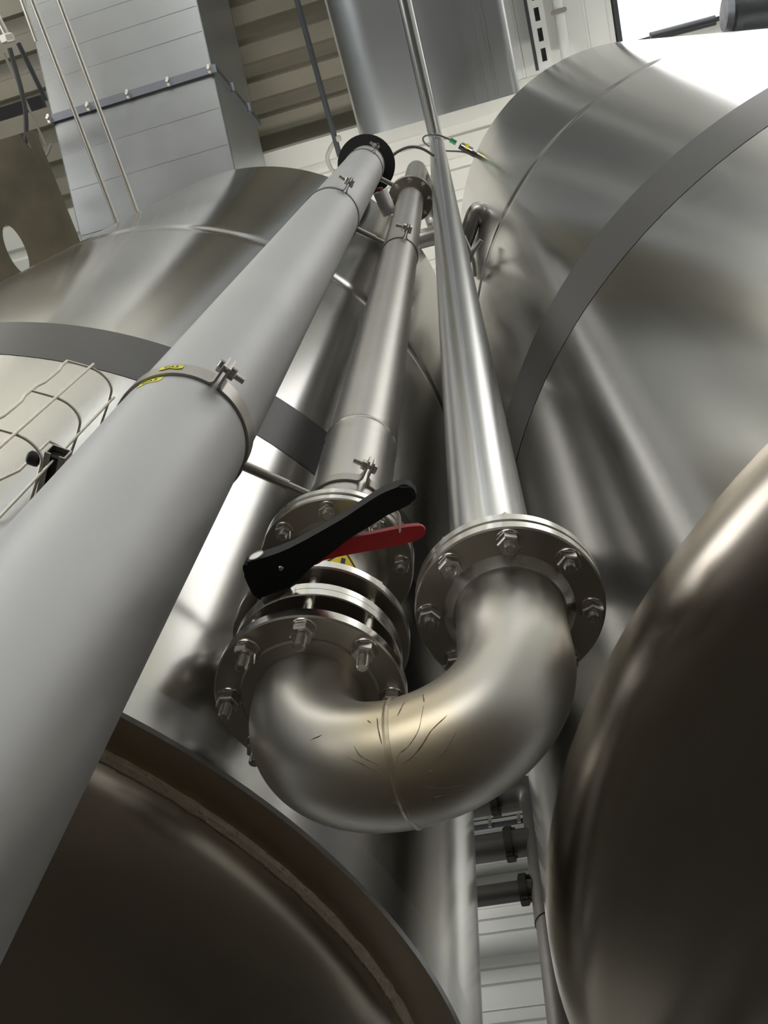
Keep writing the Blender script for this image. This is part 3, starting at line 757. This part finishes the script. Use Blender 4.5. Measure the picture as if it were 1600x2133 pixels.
# channel bracket that carries the tray
c1 = at_z(122, 940, 1.56)
t = thing('channel_bracket', 'small square-mouthed steel channel bracket behind the wire tray', 'bracket', c1)
dv = Vector((TL.x - c1.x, TL.y - c1.y, 0)).normalized()
Lb = (Vector((c1.x, c1.y)) - TL).length - RL
ra = Matrix((Vector((dv.y, -dv.x, 0)), dv, Vector((0, 0, 1)))).transposed()
w_, th_ = .036, .003
def cb_(dx, dz, sx, sz, y0=0.0, y1=None):
    y1 = Lb if y1 is None else y1
    box(bm, Vector((c1.x, c1.y, 1.56)) + ra @ Vector((dx, (y0 + y1) / 2, dz)), (sx, y1 - y0, sz), ra)
bm = bmesh.new()
cb_(-w_ / 2, 0, th_, w_); cb_(w_ / 2, 0, th_, w_); cb_(0, w_ / 2, w_, th_); cb_(-w_ * .36, -w_ / 2, w_ * .28, th_); cb_(w_ * .36, -w_ / 2, w_ * .28, th_)
obj('channel', bm, M['clamp'], t)
bm = bmesh.new(); cb_(0, .004, w_ - .008, w_ - .014, .012); obj('insert', bm, M['rubber'], t)
kp = Vector((c1.x, c1.y, 1.56)) + ra @ Vector((-w_ / 2, .03, -.004)); kd = -(ra @ Vector((1, 0, 0)))
if kd.x > 0: kd = -kd; kp = Vector((c1.x, c1.y, 1.56)) + ra @ Vector((w_ / 2, .03, -.004))
bm = bmesh.new(); lathe(bm, kp, [(0, 0), (.008, 0), (.008, .012), (.013, .013), (.014, .016), (.014, .030), (.010, .034), (0, .034)], 24, kd); obj('knob', bm, M['rubber'], t, 'round black end knob')

# ================================================================== PIPES IN THE GAP AGAINST THE WALL
YP = 4.85
sY = YP / 3.6
gp = 'horizontal pipes in the gap'
labs = ('thick dark horizontal pipe in the gap, highest of three', 'dark horizontal pipe in the gap, middle of three', 'thinner dark horizontal pipe in the gap, lowest of three')
hl = ('pipe hanger strap around the highest dark pipe in the gap', 'pipe hanger strap around the middle dark pipe in the gap', 'pipe hanger strap around the lowest dark pipe in the gap')
pipesg = ((3.828, .092, 1030), (3.476, .070, 1062), (3.181, .048, 1092))
for (zp, rp, pxh), lb, hlab in zip(pipesg, labs, hl):
    zc_ = zp * sY; rr = rp * sY
    t = thing('wall_pipe', lb, 'pipe', (-.9, YP, zc_), gp)
    bm = bmesh.new()
    if rp > .09:
        tube(bm, round_path([(-1.9, YP, zc_), (-.325 * sY, YP, zc_), (-.325 * sY, YP, 4.0)], .17, 10), rr, 40)
        obj('pipe_barrel', bm, M['dark_pipe'], t)
        bm = bmesh.new(); tube(bm, [(-.325 * sY, YP, 4.005), (-.325 * sY, YP, FLOOR)], rr * .93, 40); obj('drop_leg', bm, M['dark_pipe'], t, 'vertical drop leg')
    else:
        tube(bm, [(-1.9, YP, zc_), (.2, YP, zc_)], rr, 40); obj('pipe_barrel', bm, M['dark_pipe'], t)
    yh = YP - rr
    xh = at_y(pxh, {1030: 1668, 1062: 1763, 1092: 1858}[pxh], YP).x
    t2 = thing('pipe_hanger', hlab, 'pipe hanger', (xh, YP, zc_), 'pipe hangers in the gap')
    bm = bmesh.new()
    lathe(bm, (xh, YP, zc_), [(rr + .0005, -.026), (rr + .022, -.026), (rr + .022, .026), (rr + .0005, .026)], 40, (1, 0, 0), close=True)
    obj('hanger_band', bm, M['hanger'], t2)
    for s in (-1, 1):
        bm = bmesh.new(); box(bm, (xh, YP - .006, zc_ + s * (rr + .028)), (.056, .065, .036), None, .006); hexprism(bm, (xh + .038, YP - .01, zc_ + s * (rr + .028)), (1, 0, 0), .028, .022); obj('ear', bm, M['hanger'], t2)
# small cable ladder between them
yl_ = 5.05
t = thing('cable_ladder', 'thin wire cable ladder between the upper dark pipes', 'cable tray', (-.6, yl_, 4.9))
yl = 5.05
zs = [at_y(1040, y, yl).z for y in (1694, 1703, 1713, 1719)]
for i, (z_, r_) in enumerate(zip(zs, (.006, .005, .006, .014))):
    bm = bmesh.new(); tube(bm, [(-1.9, yl, z_), (.2, yl, z_)], r_, 8); obj('rail', bm, M['frame'], t)
for px in (1021, 1081):
    a, b = at_y(px, 1700 if px > 1050 else 1709, yl - .01), at_y(px, 1708 if px > 1050 else 1718, yl - .01)
    bm = bmesh.new(); box(bm, ((a.x + b.x) / 2, yl - .012, (zs[0] + zs[3]) / 2), (.025, .012, abs(zs[0] - zs[3]) + .03)); obj('cross_bar', bm, M['shine'], t)

# ================================================================== ROOF LEVEL
# big rectangular duct, sloping down to the back
al = math.radians(23)
fx = Vector((0, math.cos(al), -math.sin(al))); nz_ = Vector((0, math.sin(al), math.cos(al)))
O0 = Vector((0, -.45, 9.5)); DX0, DX1, DH = -3.75, -2.085, 1.42
t = thing('rectangular_duct', 'large galvanised rectangular air duct at upper left', 'duct', Vector((-2.9, -.45, 9.5)))
def duct_pt(x, s, h): return Vector((x, 0, 0)) + O0 + fx * s + nz_ * h
S0, S1 = -3.5, 3.2
def quad_sheet(P, th, nrm):
    bm = bmesh.new(); a = [bm.verts.new(p) for p in P]; b = [bm.verts.new(p + nrm * th) for p in P]
    bm.faces.new(a); bm.faces.new(b[::-1]); bridge(bm, a, b); return bm
seams = [-1.62, 0.0, 1.9]
bm = quad_sheet([duct_pt(DX0, S0, 0), duct_pt(DX1, S0, 0), duct_pt(DX1, S1, 0), duct_pt(DX0, S1, 0)], .01, nz_); obj('bottom_panel', bm, M['galv'], t)
bm = quad_sheet([duct_pt(DX1, S0, 0), duct_pt(DX1, S1, 0), duct_pt(DX1, S1, DH), duct_pt(DX1, S0, DH)], .01, Vector((-1, 0, 0))); obj('side_panel', bm, M['galv_round'], t)
bm = quad_sheet([duct_pt(DX0, S0, 0), duct_pt(DX0, S1, 0), duct_pt(DX0, S1, DH), duct_pt(DX0, S0, DH)], .01, Vector((1, 0, 0))); obj('side_panel', bm, M['galv_round'], t)
bm = quad_sheet([duct_pt(DX0, S0, DH), duct_pt(DX1, S0, DH), duct_pt(DX1, S1, DH), duct_pt(DX0, S1, DH)], .01, -nz_); obj('top_panel', bm, M['galv'], t)
rotd = Matrix((Vector((1, 0, 0)), fx, nz_)).transposed()
cm = None
for s in seams:
    bm = bmesh.new(); xc = (DX0 + DX1) / 2
    box(bm, duct_pt(xc, s, -.018), (DX1 - DX0 + .09, .075, .036), rotd)
    box(bm, duct_pt(DX1 + .022, s, DH / 2), (.044, .06, DH + .05), rotd); box(bm, duct_pt(DX0 - .022, s, DH / 2), (.044, .06, DH + .05), rotd)
    fl = obj('joint_flange', bm, M['galv_dark'], t)
    for xb in [DX0 - .02 + (DX1 - DX0) * i / 4 for i in range(5)]:
        bm = bmesh.new(); box(bm, duct_pt(xb, s, -.045), (.026, .09, .03), rotd, .004); hexprism(bm, duct_pt(xb, s, -.07), nz_, .03, .03); obj('bolt_clip', bm, M['shine'], fl)
    for hb in (.45, 1.0):
        bm = bmesh.new(); box(bm, duct_pt(DX1 + .05, s, hb), (.04, .09, .04), rotd, .004); obj('bolt_clip', bm, M['galv_dark'], fl)
# creases of the bottom panel
for i, s in enumerate((-1.35, -1.1, -.86, -.62, -.38, .35, .7, 1.15)):
    bm = bmesh.new(); tube(bm, [duct_pt(DX0 + .02, s, .003), duct_pt(DX1 - .02, s, .003)], .0055, 6); obj('stiffening_bead', bm, M['galv'], t)

# flat-oval round-edged duct in the middle
zb0, dh2 = 10.45, .72
xl, xr = -1.0, .74
y0, y1 = -10.95, .53
t = thing('oval_duct', 'wide round-edged galvanised duct under the roof, top centre', 'duct', (0, -2, zb0))
bm = bmesh.new(); sec = []
rr = dh2 / 2
for i in range(25):
    a = PI * 1.5 - PI * i / 24
    sec.append((xl + rr + rr * math.cos(a), zb0 + rr + rr * math.sin(a)))
for i in range(25):
    a = PI * .5 - PI * i / 24
    sec.append((xr - .09 + .09 * math.cos(a), zb0 + (dh2 - .09 if a > 0 else .09) + .09 * math.sin(a)))
va = [bm.verts.new((x, y0, z)) for x, z in sec]; vb = [bm.verts.new((x, y1, z)) for x, z in sec]
bridge(bm, va, vb); bm.faces.new(va); bm.faces.new(vb[::-1])
obj('duct_body', bm, M['galv_round'], t, angle=40)
for yy in (-.6, -3.2, -6.0, -9.0):
    bm = bmesh.new(); tube(bm, [(-.13, yy, zb0 + dh2), (-.13, yy, ZC + .05)], .012, 8); obj('hanger', bm, M['bolt'], t)
bm = bmesh.new(); tube(bm, [(xl - .005, y0, zb0 + rr), (xl - .005, y1, zb0 + rr)], .016, 10); obj('side_seam', bm, M['cable_l'], t)
for xs in (.28, .41, .52):
    bm = bmesh.new(); box(bm, (xs - .02, (y0 + y1) / 2, zb0 - .004), (.014, y1 - y0, .012)); obj('standing_seam', bm, M['galv_round'], t)

# added unseen duct, blocks rear roof light to darken the gap between tanks
t = thing('rectangular_duct', 'added unseen dark duct behind the two tanks, blocking rear light', 'duct', (0, 4.0, 9.7))
bm = bmesh.new(); box(bm, (0, 4.0, 10.0), (9.0, 2.2, .6), None, .01); obj('duct_body', bm, M['dark_pipe'], t)
for xx in (-3.5, 0.4, 3.5):
    bm = bmesh.new(); box(bm, (xx, 4.0, 10.0), (.06, 2.28, .68)); obj('joint_flange', bm, M['galv_dark'], t)
    bm = bmesh.new(); tube(bm, [(xx, 4.0, 10.3), (xx, 4.0, 11.62)], .012, 8); obj('hanger', bm, M['bolt'], t)

# slotted mounting rail by the skylight
zr = 11.2
xr_ = .0985 * zr
t = thing('slotted_rail', 'slotted white mounting rail left of the skylight', 'rail', (xr_, 0, zr))
bm = bmesh.new(); yA, yB = -5.0, .036 * zr
w = .075
y = yB; first = True
def rbox(xa, xb, ya, yb): box(bm, ((xa + xb) / 2, (ya + yb) / 2, zr), (xb - xa, yb - ya, .008))
rbox(xr_ - w, xr_ - w * .35, yA, yB); rbox(xr_ + w * .35, xr_ + w, yA, yB)
y = yB
while y > yA:
    rbox(xr_ - w * .35, xr_ + w * .35, y - .07, y); y -= .2
box(bm, (xr_ - w, (yA + yB) / 2, zr + .03), (.008, yB - yA, .06)); box(bm, (xr_ + w, (yA + yB) / 2, zr + .03), (.008, yB - yA, .06))
obj('rail_channel', bm, M['white_panel'], t)
bm = bmesh.new(); box(bm, (xr_, (yA + yB) / 2, zr + .055), (w * 1.6, yB - yA, .006)); obj('rail_back', bm, M['frame'], t)
bm = bmesh.new(); box(bm, (xr_ - w - .02, (yA + yB) / 2, zr + .03), (.03, yB - yA, .06)); obj('rail_edge', bm, M['frame'], t)
t = thing('conduit_pipe', 'white conduit running beside the slotted rail', 'conduit', (xr_ + .25, 0, 11.3))
bm = bmesh.new(); tube(bm, [(xr_ + .24, -6, 11.3), (xr_ + .24, .45, 11.3)], .055, 20); obj('conduit_tube', bm, M['white_panel'], t)
bm = bmesh.new(); box(bm, (xr_ + .24, -.1, 11.3), (.16, .05, .13), None, .01); obj('saddle', bm, M['shine'], t)

# two thin parallel rods running over the left tank
for xz, lb in ((-.3445, 'thin bright rod crossing the big duct, right one of two'), (-.370, 'thin bright rod crossing the big duct, left one of two')):
    zz = 7.75
    o = bmesh.new(); tube(o, [(xz * zz, -11, zz), (xz * zz, 2.6, zz)], .019, 14)
    tag(obj('hanging_rod', o, M['bright'], loc=(xz * zz, 0, zz)), lb, 'rod', 'thin bright rods')
zz = 10.05
t = thing('drop_rod', 'thin dark rod between the big duct and round-edged duct', 'rod', (-.12 * zz, 0, zz))
bm = bmesh.new(); tube(bm, [(-.1225 * zz, -11, zz), (-.1195 * zz, .62, zz)], .028, 12); obj('rod_shaft', bm, M['frame'], t)
bm = bmesh.new(); q = at_z(706, 288, zz); box(bm, (q.x, q.y, zz - .03), (.05, .06, .05), None, .008); obj('rod_clip', bm, M['shine'], t)
cb = bmesh.new(); tube(cb, smooth_path([at_z(700, 292, 10.1), at_z(688, 310, 10.1), at_z(682, 330, 10.1), at_z(690, 352, 10.1), at_z(700, 362, 10.1)], 6), .022, 8)
tag(obj('hanging_cable', cb, M['cable_l'], loc=at_z(690, 330, 10.1)), 'pale cable looping down from the dark rod clip', 'cable')

# rust-stained beam far left, with its oval hole
zb = 7.9
xe = -.428 * zb
t = thing('steel_beam', 'rust-stained steel beam with an oval hole at far left', 'beam', (xe - .5, 1, zb))
bm = bmesh.new()
X0, X1, Yb0, Yb1 = xe - 1.35, xe, -.35, 3.4
hc = at_z(33, 520, zb); ha, hb_ = .085, .21
N_ = 40
inner = [bm.verts.new((hc.x + ha * math.cos(2 * PI * i / N_), hc.y + hb_ * math.sin(2 * PI * i / N_), zb)) for i in range(N_)]
def edge_pt(a):
    dx, dy = math.cos(a), math.sin(a); s = 1e9
    for lim, dd, c_ in ((X0, dx, hc.x), (X1, dx, hc.x), (Yb0, dy, hc.y), (Yb1, dy, hc.y)):
        if abs(dd) > 1e-6 and (lim - c_) / dd > 0: s = min(s, (lim - c_) / dd)
    return (hc.x + dx * s, hc.y + dy * s, zb)
angs = sorted([2 * PI * i / N_ for i in range(N_)])
outer = [bm.verts.new(edge_pt(a)) for a in angs]
bridge(bm, inner, outer)
r_ = bmesh.ops.extrude_face_region(bm, geom=bm.faces[:])
for v in r_['geom']:
    if isinstance(v, bmesh.types.BMVert): v.co.z += .012
obj('web', bm, M['rusty'], t)
bm = bmesh.new(); box(bm, (X1 + .006, (Yb0 + Yb1) / 2, zb + .09), (.014, Yb1 - Yb0, .20)); box(bm, (X0, (Yb0 + Yb1) / 2, zb + .09), (.014, Yb1 - Yb0, .20)); obj('beam_flange', bm, M['rusty'], t)
t = thing('bracket_arm', 'dark flat bracket bar at far left, against the big duct edge', 'bracket', at_z(70, 233, 9.0))
bm = bmesh.new(); a, b = at_z(-60, 236, 9.0), at_z(97, 230, 9.0)
box(bm, ((a.x + b.x) / 2, (a.y + b.y) / 2, 9.0), (abs(b.x - a.x), .105, .08)); obj('bar', bm, M['rubber'], t)
for i, (pts, r_, mt, lb) in enumerate((
        (((20, 100), (45, 190), (54, 245), (52, 300), (35, 340), (0, 352)), .022, 'cable', 'thick grey cable hanging in a loop at far left'),
        (((107, 300), (96, 325), (70, 345), (40, 355), (0, 364)), .012, 'cable_l', 'thin pale cable drooping from the big duct edge'),
        (((8, 110), (30, 160), (60, 225), (95, 302)), .012, 'cable_l', 'straight thin pale rod behind the dark bracket bar'),
        (((38, 90), (60, 135), (96, 210)), .022, 'frame', 'straight black strut meeting the big duct edge'))):
    cb = bmesh.new(); P = [at_z(x, y, 8.6 + .1 * i) for x, y in pts]
    tube(cb, smooth_path(P, 6), r_, 8)
    tag(obj('hanging_cable' if i < 2 else 'strut_rod', cb, M[mt], loc=P[0]), lb, 'cable' if i < 2 else 'rod')
cb = bmesh.new(); P = [at_z(42, -10, 9.2), at_z(76, 86, 9.2)]; tube(cb, P, .022, 12); tag(obj('strut_rod', cb, M['bright'], loc=P[0]), 'short bright rod ending beside the pair at upper left', 'rod')
cb = bmesh.new(); P = [at_z(-8, 30, 9.2), at_z(16, 78, 9.2)]; tube(cb, P, .03, 12); hexprism(cb, at_z(15, 80, 9.2), Vector((0, 1, 0)), .12, .07); tag(obj('strut_rod', cb, M['bright'], loc=P[0]), 'bright bolt-ended rod in the upper left corner', 'rod')
# horizontal round bar at top left (joint flange of the duct further on)
# pipe over the right tank top
zq = 9.85
a = at_z(1508, 28, zq); b = at_z(1760, -2, zq)
t = thing('roof_pipe', 'thick grey pipe end above the right tank by the skylight', 'pipe', a)
bm = bmesh.new(); dirp = (b - a); dirp.z = 0; dirp.normalize()
tube(bm, [a, a + dirp * .05, a + dirp * 2.2], [.15, .185, .19], 40); obj('pipe_barrel', bm, M['galv_dark'], t)
bm = bmesh.new(); lathe(bm, a + dirp * .10, [(.186, -.03), (.225, -.03), (.225, .03), (.186, .03)], 48, dirp, close=True); obj('collar', bm, M['galv_dark'], t)
bm = bmesh.new(); p = at_z(1355, 78, zq); q = at_z(1490, 42, zq); tube(bm, [p, q], .045, 16); tag(obj('roof_bar', bm, M['galv_dark'], loc=p), 'slim grey bar pointing at the pipe end over right tank', 'bar')

# sensor cables at the kink of the right pipe
zs_ = 9.3
t = thing('sensor_lead', 'black sensor lead with green plug beside the right pipe kink', 'cable', at_z(960, 310, zs_))
bm = bmesh.new(); tube(bm, smooth_path([at_z(x, y, zs_) for x, y in ((985, 322), (960, 316), (925, 314), (900, 308), (884, 297), (882, 286), (895, 281), (915, 282), (935, 290), (948, 297))], 6), .008, 8); obj('cable_loop', bm, M['cable'], t)
def rodseg(name, p, q, r, mt):
    bm = bmesh.new(); tube(bm, [at_z(*p, zs_), at_z(*q, zs_)], r, 14); obj(name, bm, M[mt], t)
rodseg('plug', (938, 291), (950, 298), .022, 'green')
rodseg('sensor_body', (957, 304), (1002, 330), .026, 'rubber')
rodseg('sensor_sleeve', (962, 299), (985, 311), .026, 'bright')
rodseg('yellow_ring', (970, 303), (975, 307), .030, 'yellow2')
bm = bmesh.new(); tube(bm, smooth_path([at_z(x, y, zs_ - .1) for x, y in ((1002, 330), (1025, 345), (1045, 362), (1055, 378), (1060, 392))], 6), .007, 8); obj('cable_tail', bm, M['cable'], t)
cb = bmesh.new(); P = [at_z(x, y, 7.4) for x, y in ((812, 330), (830, 315), (855, 306), (880, 310), (905, 325))]
tube(cb, smooth_path(P, 6), .010, 8); tag(obj('hanging_cable', cb, M['cable'], loc=P[0]), 'thin grey cable arching between the black collar and right pipe', 'cable')
# small bright cylinder (instrument) between the two left pipes near their tops
zi = 6.0
P, Q = at_z(792, 398, zi), at_z(812, 446, zi)
t = thing('level_sensor', 'small bright steel cylinder sensor left of the middle pipe top', 'sensor', P)
bm = bmesh.new(); tube(bm, [P, Q], .047, 24); obj('sensor_body', bm, M['cap'], t)
bm = bmesh.new(); tube(bm, [at_z(791, 391, zi), P], .02, 16); obj('cap', bm, M['dull_red'], t, 'dull red cap')
# thin tubes right of the right pipe
for pts, r_, lb in ((((966, 492), (985, 540), (990, 575)), .012, 'thin bent tube just right of the right pipe, upper one'), (((1003, 500), (985, 525), (978, 545)), .014, 'thin slanting tube meeting the bent tube by right pipe')):
    cb = bmesh.new(); P = [at_z(x, y, 5.2) for x, y in pts]; tube(cb, smooth_path(P, 6), r_, 10)
    tag(obj('thin_tube', cb, M['bright'], loc=P[0]), lb, 'tube')

# ================================================================== RENDER SETTINGS
w = bpy.data.worlds.new('world'); sc.world = w; w.use_nodes = True
w.node_tree.nodes['Background'].inputs['Color'].default_value = (.02, .02, .02, 1)
sc.view_settings.view_transform = 'Standard'; sc.view_settings.look = 'None'
sc.view_settings.gamma = 1.0; sc.view_settings.use_curve_mapping = False
sc.view_settings.exposure = -0.13
sc.cycles.use_denoising = True
sc.cycles.max_bounces = 12; sc.cycles.glossy_bounces = 8; sc.cycles.diffuse_bounces = 5
sc.cycles.sample_clamp_indirect = 8
sc.cycles.caustics_reflective = True
